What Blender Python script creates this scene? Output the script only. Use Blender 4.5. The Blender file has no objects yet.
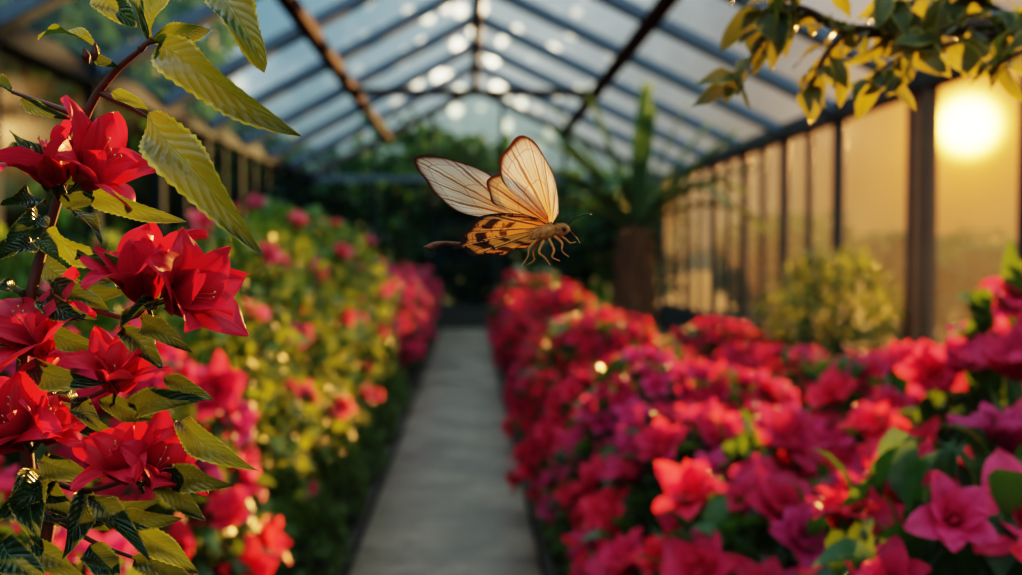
import bpy, math, random
import numpy as np
from mathutils import Vector, Matrix, Euler, Quaternion
random.seed(7); rng=np.random.default_rng(7)
sc=bpy.context.scene
COL=sc.collection
# ------------------------------------------------------------------ camera
LENS=35.0; FPX=LENS/36*1022
cam_d=bpy.data.cameras.new("camera"); cam=bpy.data.objects.new("camera",cam_d); COL.objects.link(cam)
cam.location=(0,0,1.5)
cam.rotation_euler=(math.pi/2-math.atan(33.5/FPX),0,-math.atan(41/FPX))
cam_d.lens=LENS; cam_d.sensor_width=36; cam_d.clip_start=0.02; cam_d.clip_end=500
cam_d.dof.use_dof=True; cam_d.dof.focus_distance=0.72; cam_d.dof.aperture_fstop=3.8
sc.camera=cam
CM=Matrix.Translation(cam.location)@cam.rotation_euler.to_matrix().to_4x4()
def P(px,py,d): return CM@Vector(((px-511)/FPX*d,(287.5-py)/FPX*d,-d))
CAMP=Vector((0,0,1.5))
SUN=(P(968,125,1)-CAMP).normalized()
RID=(P(487,58,1)-CAMP).normalized()
try:
    sc.view_settings.view_transform='Filmic'; sc.view_settings.look='High Contrast'; sc.view_settings.exposure=-0.1
except Exception: pass
# ------------------------------------------------------------------ node helpers
def newmat(name):
    m=bpy.data.materials.new(name); m.use_nodes=True; nt=m.node_tree; nt.nodes.clear()
    return m,nt
def N(nt,t,**k):
    n=nt.nodes.new(t)
    for a,b in k.items(): setattr(n,a,b)
    return n
def L(nt,a,b): nt.links.new(a,b)
def val(nt,sock,v):
    if hasattr(v,'is_output') or hasattr(v,'links'): nt.links.new(v,sock)
    else: sock.default_value=v
def math_(nt,op,a,b=None,c=None,clamp=False):
    n=N(nt,'ShaderNodeMath',operation=op); n.use_clamp=clamp
    val(nt,n.inputs[0],a)
    if b is not None: val(nt,n.inputs[1],b)
    if c is not None: val(nt,n.inputs[2],c)
    return n.outputs[0]
def mixc(nt,f,a,b,blend='MIX'):
    n=N(nt,'ShaderNodeMix',data_type='RGBA',blend_type=blend)
    val(nt,n.inputs[0],f)
    for s,v in ((n.inputs[6],a),(n.inputs[7],b)):
        if isinstance(v,tuple): s.default_value=(*v[:3],1)
        else: nt.links.new(v,s)
    return n.outputs[2]
def mapr(nt,v,a,b,c=0,d=1):
    n=N(nt,'ShaderNodeMapRange'); val(nt,n.inputs[0],v)
    for i,x in enumerate((a,b,c,d)): n.inputs[i+1].default_value=x
    return n.outputs[0]
def noise(nt,scale,detail=3,coord=None,rough=.5):
    n=N(nt,'ShaderNodeTexNoise'); n.inputs['Scale'].default_value=scale; n.inputs['Detail'].default_value=detail; n.inputs['Roughness'].default_value=rough
    if coord is None: coord=N(nt,'ShaderNodeTexCoord').outputs['Object']
    L(nt,coord,n.inputs['Vector']); return n.outputs[0]
def princ(nt,col,rough=.5,spec=.5,metal=0,bump=None,bstr=.3,bdist=.01):
    p=N(nt,'ShaderNodeBsdfPrincipled')
    if isinstance(col,tuple): p.inputs['Base Color'].default_value=(*col[:3],1)
    else: L(nt,col,p.inputs['Base Color'])
    val(nt,p.inputs['Roughness'],rough); p.inputs['Metallic'].default_value=metal
    p.inputs['Specular IOR Level'].default_value=spec
    if bump is not None:
        b=N(nt,'ShaderNodeBump'); b.inputs['Strength'].default_value=bstr; b.inputs['Distance'].default_value=bdist
        L(nt,bump,b.inputs['Height']); L(nt,b.outputs[0],p.inputs['Normal'])
    return p
def out(nt,sh):
    o=N(nt,'ShaderNodeOutputMaterial'); L(nt,sh,o.inputs[0])
def mixs(nt,f,a,b):
    n=N(nt,'ShaderNodeMixShader'); val(nt,n.inputs[0],f); L(nt,a,n.inputs[1]); L(nt,b,n.inputs[2]); return n.outputs[0]
def simple(name,col,rough=.5,col2=None,nscale=5,metal=0,bstr=.3,bdist=.01,spec=.5):
    m,nt=newmat(name)
    nz=noise(nt,nscale,5)
    c=mixc(nt,nz,col,col2 if col2 else tuple(x*.6 for x in col))
    p=princ(nt,c,rough,spec,metal,nz,bstr,bdist); out(nt,p.outputs[0]); return m
def leafmat(name,dark,light,vein,trans=.35,tcol=None,rough=.35,nveins=9,edge=None,bs=.5,blot=0,veinamt=.55):
    m,nt=newmat(name)
    uv=N(nt,'ShaderNodeTexCoord').outputs['UV']; s=N(nt,'ShaderNodeSeparateXYZ'); L(nt,uv,s.inputs[0])
    au=math_(nt,'ABSOLUTE',math_(nt,'SUBTRACT',s.outputs[0],.5))
    rnd=N(nt,'ShaderNodeAttribute',attribute_name='rnd').outputs['Fac']
    nz=noise(nt,25,3)
    f=math_(nt,'MULTIPLY_ADD',nz,.4,math_(nt,'MULTIPLY_ADD',rnd,.8,-.1),clamp=True)
    c=mixc(nt,f,dark,light)
    if blot:
        n2=noise(nt,55,5); c=mixc(nt,mapr(nt,n2,.42,.6,0,blot),c,tuple(x*.3 for x in dark))
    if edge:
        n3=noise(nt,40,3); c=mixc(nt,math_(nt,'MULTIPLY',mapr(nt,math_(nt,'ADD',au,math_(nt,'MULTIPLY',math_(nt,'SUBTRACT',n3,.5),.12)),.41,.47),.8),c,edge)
    ph=math_(nt,'FRACT',math_(nt,'MULTIPLY',math_(nt,'SUBTRACT',math_(nt,'ADD',s.outputs[1],math_(nt,'MULTIPLY',nz,.05)),math_(nt,'MULTIPLY',au,.5)),nveins))
    tri=math_(nt,'ABSOLUTE',math_(nt,'SUBTRACT',ph,.5))
    side=mapr(nt,tri,.45,.5)
    mid=mapr(nt,au,.03,.012)
    vv=math_(nt,'MAXIMUM',math_(nt,'MULTIPLY',side,veinamt),mid,clamp=True)
    c=mixc(nt,vv,c,vein)
    h=math_(nt,'SUBTRACT',mapr(nt,tri,.5,.1),math_(nt,'MULTIPLY',mid,1.0))
    p=princ(nt,c,rough,.5,0,h,bs,.0012)
    t=N(nt,'ShaderNodeBsdfTranslucent')
    tc=mixc(nt,vv,tcol if tcol else light,tuple(x*.5 for x in (tcol or light)))
    L(nt,tc,t.inputs[0])
    out(nt,mixs(nt,trans,p.outputs[0],t.outputs[0])); return m
def petalmat(name,base,tip,tcol,trans=.35,jit=.25):
    m,nt=newmat(name)
    uv=N(nt,'ShaderNodeTexCoord').outputs['UV']; s=N(nt,'ShaderNodeSeparateXYZ'); L(nt,uv,s.inputs[0])
    mp=N(nt,'ShaderNodeMapping'); mp.inputs['Scale'].default_value=(22,1.6,1); L(nt,uv,mp.inputs[0])
    nz=noise(nt,1.0,3,mp.outputs[0])
    oi=N(nt,'ShaderNodeObjectInfo').outputs['Random']
    c=mixc(nt,mapr(nt,s.outputs[1],.15,.95),base,tip)
    c=mixc(nt,mapr(nt,nz,.35,.7,0,.5),c,tuple(x*.6 for x in base))
    hs=N(nt,'ShaderNodeHueSaturation'); L(nt,c,hs.inputs['Color'])
    L(nt,mapr(nt,oi,0,1,.5-jit*.05,.5+jit*.03),hs.inputs['Hue']); L(nt,mapr(nt,oi,0,1,1-jit,1+jit),hs.inputs['Value'])
    p=princ(nt,hs.outputs[0],.45,.4,0,nz,.35,.001)
    t=N(nt,'ShaderNodeBsdfTranslucent'); tt=mixc(nt,.5,hs.outputs[0],tcol); L(nt,tt,t.inputs[0])
    out(nt,mixs(nt,trans,p.outputs[0],t.outputs[0])); return m
# ------------------------------------------------------------------ mesh helpers
class MB:
    def __init__(s): s.V=[];s.F=[];s.U=[];s.R=[];s.M=[];s.n=0
    def add(s,V,F,U=None,R=0.,mat=0):
        V=np.asarray(V,float); k=len(V)
        s.V.append(V); s.F+= [tuple(int(i)+s.n for i in f) for f in F]
        s.U.append(np.zeros((k,2)) if U is None else np.asarray(U,float))
        s.R.append(np.full(k,R)); s.M+=[mat]*len(F); s.n+=k
    def mesh(s,name,mats,smooth=True):
        me=bpy.data.meshes.new(name); V=np.concatenate(s.V)
        me.from_pydata(V.tolist(),[],s.F)
        U=np.concatenate(s.U); R=np.concatenate(s.R)
        li=np.empty(len(me.loops),dtype=np.int32); me.loops.foreach_get('vertex_index',li)
        uvl=me.uv_layers.new(name='UVMap'); uvl.data.foreach_set('uv',U[li].ravel())
        a=me.attributes.new('rnd','FLOAT','POINT'); a.data.foreach_set('value',R.astype(np.float32))
        for m in mats: me.materials.append(m)
        me.polygons.foreach_set('material_index',s.M)
        me.polygons.foreach_set('use_smooth',[smooth]*len(me.polygons)); me.update()
        return me
def grid_faces(a,b,closed=False):
    F=[]
    for i in range(a-1):
        for j in range(b if closed else b-1):
            j2=(j+1)%b; F.append((i*b+j,i*b+j2,(i+1)*b+j2,(i+1)*b+j))
    return F
def obj(name,me,parent=None,loc=None,**props):
    o=bpy.data.objects.new(name,me); COL.objects.link(o)
    if parent: o.parent=parent
    if loc is not None: o.location=loc
    for k,v in props.items(): o[k]=v
    return o
def empty(name,loc,label,cat,**p):
    o=bpy.data.objects.new(name,None); COL.objects.link(o); o.location=loc; o.empty_display_size=.05
    o['label']=label; o['category']=cat
    for k,v in p.items(): o[k]=v
    return o
def smooth_path(pts,rad,n):
    pts=np.array([list(p) for p in pts],float); rad=np.array(rad,float); m=len(pts)
    if m==2: 
        t=np.linspace(0,1,n)[:,None]; return pts[0]*(1-t)+pts[1]*t, np.linspace(rad[0],rad[1],n)
    ext=np.vstack([2*pts[0]-pts[1],pts,2*pts[-1]-pts[-2]]); o=[];r=[]
    for q in np.linspace(0,m-1-1e-6,n):
        i=int(q); t=q-i; a,b,c,d=ext[i],ext[i+1],ext[i+2],ext[i+3]
        o.append(.5*((2*b)+(-a+c)*t+(2*a-5*b+4*c-d)*t*t+(-a+3*b-3*c+d)*t**3)); r.append(rad[i]*(1-t)+rad[i+1]*t)
    return np.array(o),np.array(r)
def tube(mb,pts,rad,n=None,sides=8,mat=0,R=0.):
    n=n or max(2,4*(len(pts)-1)+1)
    C,r=smooth_path(pts,rad,n); V=[];U=[]
    up=Vector((.13,.31,.94)).normalized(); prev=None
    for i in range(n):
        t=Vector(C[min(i+1,n-1)]-C[max(i-1,0)]).normalized()
        if prev is None: x=t.cross(up); x=x.normalized() if x.length>.05 else t.cross(Vector((1,0,0))).normalized()
        else: x=(prev-t*prev.dot(t)).normalized()
        prev=x; y=t.cross(x)
        for k in range(sides):
            a=2*math.pi*k/sides; V.append(list(Vector(C[i])+(x*math.cos(a)+y*math.sin(a))*r[i])); U.append((k/sides,i/(n-1)))
    F=grid_faces(n,sides,True); F.append(tuple(range(sides))[::-1]); F.append(tuple((n-1)*sides+k for k in range(sides)))
    mb.add(V,F,U,R,mat)
def leaf_grid(Ln,W,nt=5,ns=3,fold=.25,arch=.12,tipc=-.1,serr=0,twist=0,wave=0,blunt=.85,seed=0):
    t=np.linspace(0,1,nt)[:,None]; s=np.linspace(-1,1,ns)[None,:]
    w=W*np.sin(np.pi*np.clip(t,0,1)**blunt)**.85
    w=np.where((t<=0)|(t>=1),W*.02,w)
    if serr:
        sr=1+serr*np.where(np.arange(nt)%2==0,1,-1)[:,None]*(np.abs(s)>.95); w=w*sr
    x=w*s; y=Ln*t+0*s
    z=arch*Ln*np.sin(np.pi*t)+tipc*Ln*t**2.5+fold*np.abs(x)+wave*W*np.sin(t*11+s*2+seed)*np.abs(s)+wave*.5*W*np.sin(t*6+seed*2)
    if wave: x=x+wave*W*.8*np.sin(t*4+seed)*np.sin(np.pi*t)
    if twist:
        a=twist*(t-.3); x2=x*np.cos(a)-(fold*np.abs(x))*np.sin(a); z=z+x*np.sin(a); x=x2
    V=np.stack([x+0*t,y,z],-1).reshape(-1,3)
    U=np.stack([(s+1)/2+0*t,t+0*s],-1).reshape(-1,2)
    return V,grid_faces(nt,ns),U
def frame_from(y,nrm):
    y=Vector(y).normalized(); z=Vector(nrm); z=(z-y*z.dot(y))
    if z.length<1e-4: z=y.orthogonal()
    z.normalize(); x=y.cross(z)
    return np.array([[x[0],y[0],z[0]],[x[1],y[1],z[1]],[x[2],y[2],z[2]]])
def petal_grid(Ln,W,az,nt,ns,a0,a1,r0,ruf,seed,cup=.25,pt=.72):
    q=np.random.default_rng(seed); ph=q.uniform(0,6,3)
    t=np.linspace(0,1,nt); ang=np.radians(a0+(a1-a0)*t**1.2)
    dr=np.cos(ang); dz=np.sin(ang); st=Ln/(nt-1)
    r=r0+np.concatenate([[0],np.cumsum((dr[1:]+dr[:-1])/2)*st]); z=np.concatenate([[0],np.cumsum((dz[1:]+dz[:-1])/2)*st])
    s=np.linspace(-1,1,ns)
    w=W*(1.62+.25*(pt-.55)/.17)*(t+.08)**.66*np.clip(1-t,0,1)**pt; w[-1]=W*.03
    V=[];U=[]
    for i in range(nt):
        nx,nz=-math.sin(ang[i]),math.cos(ang[i])
        for k in s:
            off=cup*w[i]*(k*k)*(1-.6*t[i])+ruf*Ln*t[i]**1.5*abs(k)**1.5*math.sin(3.2*k+ph[0]+5*t[i])+ruf*.6*Ln*math.sin(8*t[i]+ph[1]+4*k)*abs(k)*t[i]
            off-= .12*w[i]*math.exp(-(k/.18)**2)
            rr=r[i]+nx*off; zz=z[i]+nz*off; tt=w[i]*k
            V.append((rr*math.cos(az)-tt*math.sin(az),rr*math.sin(az)+tt*math.cos(az),zz)); U.append(((k+1)/2,t[i]))
    return V,grid_faces(nt,ns),U
def flower_into(mb,q,R,nt,ns,inner,opened,ruf,wid,Rm=None,off=None,outer=5,third=True,pt=.72):
    for layer,(cnt,sc_,a0,a1) in enumerate(((outer,1.,72,14-30*opened),(inner,.85,82,46-22*opened),(max(0,inner-2) if third else 0,.62,86,66-14*opened))):
        for i in range(cnt):
            az=2*math.pi*i/cnt+q.uniform(-.2,.2)+layer*.55
            l=R*1.25*sc_*q.uniform(.85,1.12)
            V,F,U=petal_grid(l,R*wid*q.uniform(.88,1.15)*sc_,az,nt,ns,a0+q.uniform(-6,6),a1+q.uniform(-18,18),R*.05,ruf,int(q.integers(1e6)),.25,pt)
            V=np.array(V)
            if Rm is not None: V=V@Rm.T+off
            mb.add(V,F,U,q.uniform())
def flower_mesh(name,mat,R=.045,nt=7,ns=5,inner=3,seed=0,opened=1.,ruf=.07,wid=.44,outer=5,third=True,pt=.72):
    mb=MB(); q=np.random.default_rng(seed); flower_into(mb,q,R,nt,ns,inner,opened,ruf,wid,outer=outer,third=third,pt=pt)
    return mb.mesh(name,[mat])
# ------------------------------------------------------------------ materials
M_leafD=leafmat("leaf_dark_green",(.010,.042,.015),(.040,.12,.026),(.09,.17,.045),.28,(.18,.32,.03),.3)
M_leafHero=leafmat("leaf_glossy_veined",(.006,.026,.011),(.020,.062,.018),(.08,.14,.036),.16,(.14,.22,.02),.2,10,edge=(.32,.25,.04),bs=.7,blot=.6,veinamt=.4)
M_leafTop=leafmat("leaf_backlit_green",(.013,.046,.010),(.040,.105,.017),(.17,.23,.05),.24,(.24,.34,.03),.22,10,edge=(.55,.42,.05),bs=.7,blot=.6,veinamt=.45)  # lighter leaf copy; backlight and yellow lit edges painted into the colour
M_leafY=leafmat("leaf_yellow_green",(.025,.09,.014),(.11,.20,.028),(.16,.24,.06),.34,(.28,.38,.04),.38)
M_leafM=leafmat("leaf_mid_green",(.025,.075,.014),(.10,.155,.025),(.13,.18,.04),.34,(.28,.34,.05),.45)
M_leafSun=leafmat("leaf_golden_backlit",(.014,.036,.008),(.055,.085,.014),(.10,.12,.03),.36,(.34,.34,.035),.38,8,edge=(.5,.38,.05))  # golden sunlit rim painted in through the edge colour
M_leafTree=leafmat("leaf_tree_dark",(.010,.042,.018),(.032,.095,.028),(.035,.08,.03),.28,(.07,.17,.04),.75)  # dark green leaf colour of the outside trees
M_leafPalm=leafmat("leaf_palm",(.06,.14,.085),(.13,.25,.12),(.12,.22,.10),.32,(.26,.42,.13),.4)
M_stemRed=simple("stem_red_brown",(.14,.03,.018),.5,(.05,.025,.014),60,bstr=.5,bdist=.002)
M_bark=simple("bark_brown",(.09,.05,.03),.8,(.03,.018,.011),20,bstr=.8,bdist=.02)
M_barkP=simple("palm_bark",(.24,.14,.08),.85,(.06,.034,.02),14,bstr=1,bdist=.03)
M_petHero=petalmat("petal_crimson",(.30,.002,.024),(.74,.028,.085),(1,.05,.09),.30,.12)
M_petRed=petalmat("petal_red_pink",(.50,.008,.075),(.90,.05,.15),(1,.13,.16),.48,.32)
M_petPink=petalmat("petal_magenta_pink",(.60,.02,.16),(.90,.10,.27),(1,.18,.32),.48,.32)
M_petRose=petalmat("petal_rose_pink",(.75,.08,.16),(.9,.2,.26),(1,.25,.3),.35,.3)
M_stamen=simple("stamen_pink",(.75,.08,.12),.5,(.6,.05,.08),50)
M_anther=simple("anther_cream",(.5,.25,.1),.6,(.4,.2,.1),80)
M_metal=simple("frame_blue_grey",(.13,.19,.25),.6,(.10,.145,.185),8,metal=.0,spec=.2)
M_metalL=simple("frame_dark_teal",(.014,.034,.045),.8,(.009,.022,.030),8,metal=.0,spec=.04)  # darkened, bluish copy of frame colour, painted to dim warm sunlight on it
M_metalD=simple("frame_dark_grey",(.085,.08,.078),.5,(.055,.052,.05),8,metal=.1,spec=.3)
M_postB=simple("column_brown_grey",(.19,.13,.09),.6,(.12,.085,.065),8,spec=.3)
M_wood=simple("beam_brown",(.05,.022,.014),.85,(.03,.014,.010),12,spec=.03)
M_soil=simple("soil",(.045,.03,.018),.95,(.018,.012,.008),14,bstr=1,bdist=.04)
M_grass=simple("ground_outside",(.035,.045,.015),.95,(.02,.028,.010),3,bstr=1,bdist=.05,spec=.05)
M_edge=simple("edging_dark",(.06,.045,.034),.7,(.03,.024,.019),10)
M_knee=simple("knee_wall_dark",(.05,.055,.05),.8,(.03,.03,.03),10)
def pathmat():
    m,nt=newmat("path_concrete"); tc=N(nt,'ShaderNodeTexCoord').outputs['Object']
    a=noise(nt,1.8,7,tc,.65); b=noise(nt,40,4,tc); a2=noise(nt,7,5,tc,.6)
    c=mixc(nt,mapr(nt,a,.35,.65),(.10,.078,.056),(.33,.255,.18)); c=mixc(nt,mapr(nt,a2,.4,.65,0,.6),c,(.10,.076,.055)); c=mixc(nt,mapr(nt,b,.3,.7,0,.4),c,(.12,.095,.07))
    s=N(nt,'ShaderNodeSeparateXYZ'); L(nt,tc,s.inputs[0])
    yy=math_(nt,'ABSOLUTE',math_(nt,'SUBTRACT',math_(nt,'FRACT',math_(nt,'MULTIPLY',s.outputs[1],1.25)),.5))
    j=mapr(nt,yy,.018,.006)
    c=mixc(nt,math_(nt,'MULTIPLY',j,.8),c,(.04,.035,.03))
    h=math_(nt,'SUBTRACT',b,j)
    p=princ(nt,c,mapr(nt,a,.3,.7,.25,.55),.5,0,h,.5,.005); out(nt,p.outputs[0]); return m
M_path=pathmat()
def glassmat(name,tint,dif,ft,fg=.06,dirt=.15):
    m,nt=newmat(name); t=N(nt,'ShaderNodeBsdfTransparent'); t.inputs[0].default_value=(*tint,1)
    d=N(nt,'ShaderNodeBsdfTranslucent'); d.inputs[0].default_value=(*dif,1)
    g=N(nt,'ShaderNodeBsdfGlossy'); g.inputs['Roughness'].default_value=.12
    nz=noise(nt,1.3,4)
    f=math_(nt,'MULTIPLY_ADD',nz,dirt,ft-dirt/2,clamp=True)
    a=mixs(nt,f,t.outputs[0],d.outputs[0]); out(nt,mixs(nt,fg,a,g.outputs[0])); return m
M_glR=glassmat("glass_hazy_warm",(.94,.86,.70),(.55,.47,.34),.12,.02,.14)
M_glL=glassmat("glass_hazy_cool",(.66,.82,.84),(.12,.22,.25),.015,.002,.01)
M_glRoof=glassmat("glass_roof",(.84,.94,1.),(.42,.55,.62),.07,.03,.08)
# ------------------------------------------------------------------ world & sun
w=bpy.data.worlds.new("sky"); sc.world=w; w.use_nodes=True; nt=w.node_tree; nt.nodes.clear()
g=N(nt,'ShaderNodeTexCoord').outputs['Generated']
nv=N(nt,'ShaderNodeVectorMath',operation='NORMALIZE'); L(nt,g,nv.inputs[0])
def dotto(V):
    dp=N(nt,'ShaderNodeVectorMath',operation='DOT_PRODUCT'); L(nt,nv.outputs[0],dp.inputs[0]); dp.inputs[1].default_value=V
    return math_(nt,'MAXIMUM',dp.outputs['Value'],0.)
dot=dotto(SUN); dr=dotto(RID)
sp=N(nt,'ShaderNodeSeparateXYZ'); L(nt,nv.outputs[0],sp.inputs[0])
c=mixc(nt,mapr(nt,sp.outputs[2],-.02,.3),(.16,.18,.13),(.16,.32,.42))
cl=noise(nt,3.2,6,nv.outputs[0],.62)
hi=math_(nt,'MULTIPLY',mapr(nt,sp.outputs[2],.07,.16),mapr(nt,sp.outputs[0],-.42,-.28,.4,1))
c=mixc(nt,math_(nt,'MULTIPLY',mapr(nt,cl,.50,.72),hi),c,(.85,.92,.92))
c=mixc(nt,math_(nt,'MULTIPLY',math_(nt,'POWER',dr,110.),.4),c,(.9,.85,.72))
vor=N(nt,'ShaderNodeTexVoronoi'); vor.inputs['Scale'].default_value=46; L(nt,nv.outputs[0],vor.inputs['Vector'])
nzw=noise(nt,60,2,nv.outputs[0])
vd=math_(nt,'ADD',vor.outputs['Distance'],math_(nt,'MULTIPLY',math_(nt,'SUBTRACT',nzw,.5),.5))
spots=math_(nt,'MULTIPLY',mapr(nt,vd,.36,.16),math_(nt,'ADD',math_(nt,'POWER',dr,420.),math_(nt,'MULTIPLY',mapr(nt,cl,.58,.70),.25)),clamp=True)
c=mixc(nt,math_(nt,'MULTIPLY',hi,spots),c,(10.,8.0,5.0))  # bright dots painted into the sky as light through tree gaps
c=mixc(nt,math_(nt,'MULTIPLY',math_(nt,'POWER',dot,26.),.92),c,(.10,.055,.02))
def addc(a_,b_):
    a=N(nt,'ShaderNodeVectorMath',operation='ADD'); L(nt,a_,a.inputs[0]); L(nt,b_,a.inputs[1]); return a.outputs[0]
def scal(col,q):
    n=N(nt,'ShaderNodeVectorMath',operation='SCALE'); n.inputs[0].default_value=col; L(nt,q,n.inputs['Scale']); return n.outputs[0]
def glow(p,col,st,prev): return addc(prev,scal(col,math_(nt,'MULTIPLY',math_(nt,'POWER',dot,float(p)),st)))
c=glow(10,(1,.60,.28),.08,c); c=glow(55,(1,.34,.04),.20,c); c=glow(260,(1,.30,.02),.60,c); c=glow(1200,(1,.32,.02),1.3,c); c=glow(9000,(1,.52,.10),190,c)
c=addc(c,scal((1.0,1.08,1.15),mapr(nt,sp.outputs[2],.38,.85)))  # overhead brightening above the view, added as fill light
c=addc(c,scal((.50,.47,.43),mapr(nt,sp.outputs[1],-.1,-.7)))  # brightening behind the camera, added as soft fill
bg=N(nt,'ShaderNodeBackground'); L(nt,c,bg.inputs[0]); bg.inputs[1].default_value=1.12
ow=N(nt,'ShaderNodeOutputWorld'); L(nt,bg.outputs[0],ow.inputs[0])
sl=bpy.data.lights.new("sun",'SUN'); sl.energy=26; sl.color=(1,.47,.17); sl.angle=math.radians(1.5)
so=bpy.data.objects.new("sun",sl); COL.objects.link(so); so.rotation_euler=SUN.to_track_quat('Z','Y').to_euler(); so.location=(10,20,6)
# ------------------------------------------------------------------ structure
def box(name,a,b,mat,bev=.0,**p):
    a=Vector(a);b=Vector(b); c=(a+b)/2; h=(b-a)/2
    V=[(x*h.x,y*h.y,z*h.z) for x in(-1,1) for y in(-1,1) for z in(-1,1)]
    F=[(0,1,3,2),(4,6,7,5),(0,4,5,1),(2,3,7,6),(0,2,6,4),(1,5,7,3)]
    mb=MB(); mb.add(V,F); o=obj(name,mb.mesh(name,[mat],False),None,c,**p)
    if bev: 
        m=o.modifiers.new('bevel','BEVEL'); m.width=bev; m.segments=2
    return o
def beam(name,a,b,wd,ht,mat,**p):
    a=Vector(a);b=Vector(b); d=b-a; o=box(name,(-wd/2,-d.length/2,-ht/2),(wd/2,d.length/2,ht/2),mat,min(wd,ht)*.12,**p)
    o.matrix_world=Matrix.Translation((a+b)/2)@Matrix(frame_from(d,(0,0,1) if abs(d.normalized().z)<.95 else (1,0,0)).tolist()).to_4x4()
    return o
XL,XR,YN,YF=-3.2,3.9,-3.0,20.0; ZE=3.0; XRG,ZRG=.1,4.8
tn=[0]; wn=[0]
def ST(label,cat): return dict(kind="structure",label=label,category=cat)
def trim(*a,label="painted metal greenhouse frame member",cat="frame"):
    tn[0]+=1; return beam("trim_%d"%tn[0],*a,**ST(label,cat))
box("floor",(XL-.05,YN,-.12),(XR+.05,YF+.05,0),M_soil,**ST("dark brown garden soil floor of the greenhouse","floor"))
box("ground",(-60,-30,-.5),(60,90,-.13),M_grass,label="grassy ground outside the greenhouse",category="ground",kind="structure")
box("garden_path",(-.56,YN,0.001),(.33,19.6,.035),M_path,.01,label="weathered warm grey concrete path between flower beds",category="path")
for x0,x1 in ((-.62,-.565),(.335,.39)):
    box("garden_edging",(x0,YN,0.001),(x1,19.6,.08),M_edge,.01,label="dark low edging board beside the concrete path",category="edging",group="path edging boards")
box("wall_left",(XL-.06,YN,0),(XL+.06,YF,.45),M_knee,**ST("dark low knee wall under cool glass","wall"))
box("wall_right",(XR-.06,YN,0),(XR+.06,YF,.45),M_knee,**ST("dark low knee wall under hazy warm glass","wall"))
box("wall_back",(XL+.06,YF-.05,0),(XR-.06,YF+.05,.45),M_knee,**ST("dark low knee wall under the gable","wall"))
ys=[-2.2,-.4,1.4,3.2,5.0,6.8,8.6,10.4,12.2,14.0,15.8,17.6,19.9]
for X,mat,lab in ((XL,M_glL,"cool hazy greenhouse side glass pane"),(XR,M_glR,"hazy glass pane glowing gold with low sun")):
    for i,y in enumerate(ys):
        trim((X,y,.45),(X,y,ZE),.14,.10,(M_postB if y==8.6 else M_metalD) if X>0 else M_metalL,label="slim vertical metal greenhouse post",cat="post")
        if i+1<len(ys):
            mb=MB(); mb.add([(0,y+.05,.46),(0,ys[i+1]-.05,.46),(0,ys[i+1]-.05,ZE-.07),(0,y+.05,ZE-.07)],[(0,1,2,3)])
            wn[0]+=1; obj("window_%d"%wn[0],mb.mesh("window",[mat],False),None,(X,0,0),**ST(lab,"window"))
            if y>9: trim((X,y+.9,.45),(X,y+.9,ZE),.09,.07,M_metalD if X>0 else M_metalL,label="thin vertical glazing mullion",cat="mullion")
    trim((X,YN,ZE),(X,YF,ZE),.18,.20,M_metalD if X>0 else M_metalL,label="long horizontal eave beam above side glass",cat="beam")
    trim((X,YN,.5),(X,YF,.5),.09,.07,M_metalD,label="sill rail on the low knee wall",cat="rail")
trim((XR-.02,8.27,.45),(XR-.02,8.27,ZE),.12,.10,M_postB,label="brown grey vertical greenhouse column near the sun",cat="post")
trim((XRG,YN,ZRG),(XRG,YF,ZRG),.14,.16,M_metalD,label="long ridge beam at the roof peak",cat="beam")
def roofz(x): return ZE+(ZRG-ZE)*((x-XL)/(XRG-XL) if x<XRG else (XR-x)/(XR-XRG))
for x in (-1.62,1.85):
    trim((x,YN,roofz(x)-.1),(x,YF,roofz(x)-.1),.14,.13,M_wood,label="long brown wooden roof purlin",cat="beam")
for y in ys[:-1]:
    for X in (XL,XR): trim((X,y,ZE),(XRG,y,ZRG),.19,.13,M_metal,label="sloping blue grey roof glazing rafter",cat="rafter")
for y in (13.9,):
    trim((-1.62,y,roofz(-1.62)-.12),(1.85,y,roofz(-1.62)-.12),.09,.10,M_wood,label="horizontal brown collar tie under the roof",cat="beam")
for X in (XL,XR): trim((X,YF,ZE),(XRG,YF,ZRG),.12,.14,M_metalD,label="dark gable end rafter",cat="rafter")
trim((XL,YF,ZE),(XR,YF,ZE),.10,.12,M_metal,label="horizontal tie beam across the gable end",cat="beam")
mb=MB(); mb.add([(XL,YN,ZE+.07),(XRG,YN,ZRG+.09),(XRG,YF,ZRG+.09),(XL,YF,ZE+.07),(XR,YN,ZE+.07),(XR,YF,ZE+.07)],[(0,1,2,3),(1,4,5,2)])
obj("ceiling",mb.mesh("ceiling",[M_glRoof],False),**ST("pitched clear glass greenhouse roof","ceiling"))
xs=[XL+.06,-1.9,-.75,.65,1.9,XR-.06]
for i in range(5):
    if i: trim((xs[i],YF,0.02),(xs[i],YF,roofz(xs[i])-.05),.08,.08,M_metalL,label="dark vertical gable post",cat="post")
    if i==2: continue
    mb=MB(); a,b=xs[i]+.04,xs[i+1]-.04
    mb.add([(a,0,.5),(b,0,.5),(b,0,ZE-.07),(a,0,ZE-.07)],[(0,1,2,3)]); wn[0]+=1
    obj("window_%d"%wn[0],mb.mesh("window",[M_glL],False),None,(0,YF,0),**ST("cool hazy gable glass pane","window"))
mb=MB(); mb.add([(XL+.1,0,ZE+.07),(XR-.1,0,ZE+.07),(XRG,0,ZRG-.1)],[(0,1,2)]); wn[0]+=1
obj("window_%d"%wn[0],mb.mesh("window",[M_glL],False),None,(0,YF,0),**ST("triangular gable glass above the door","window"))
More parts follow.
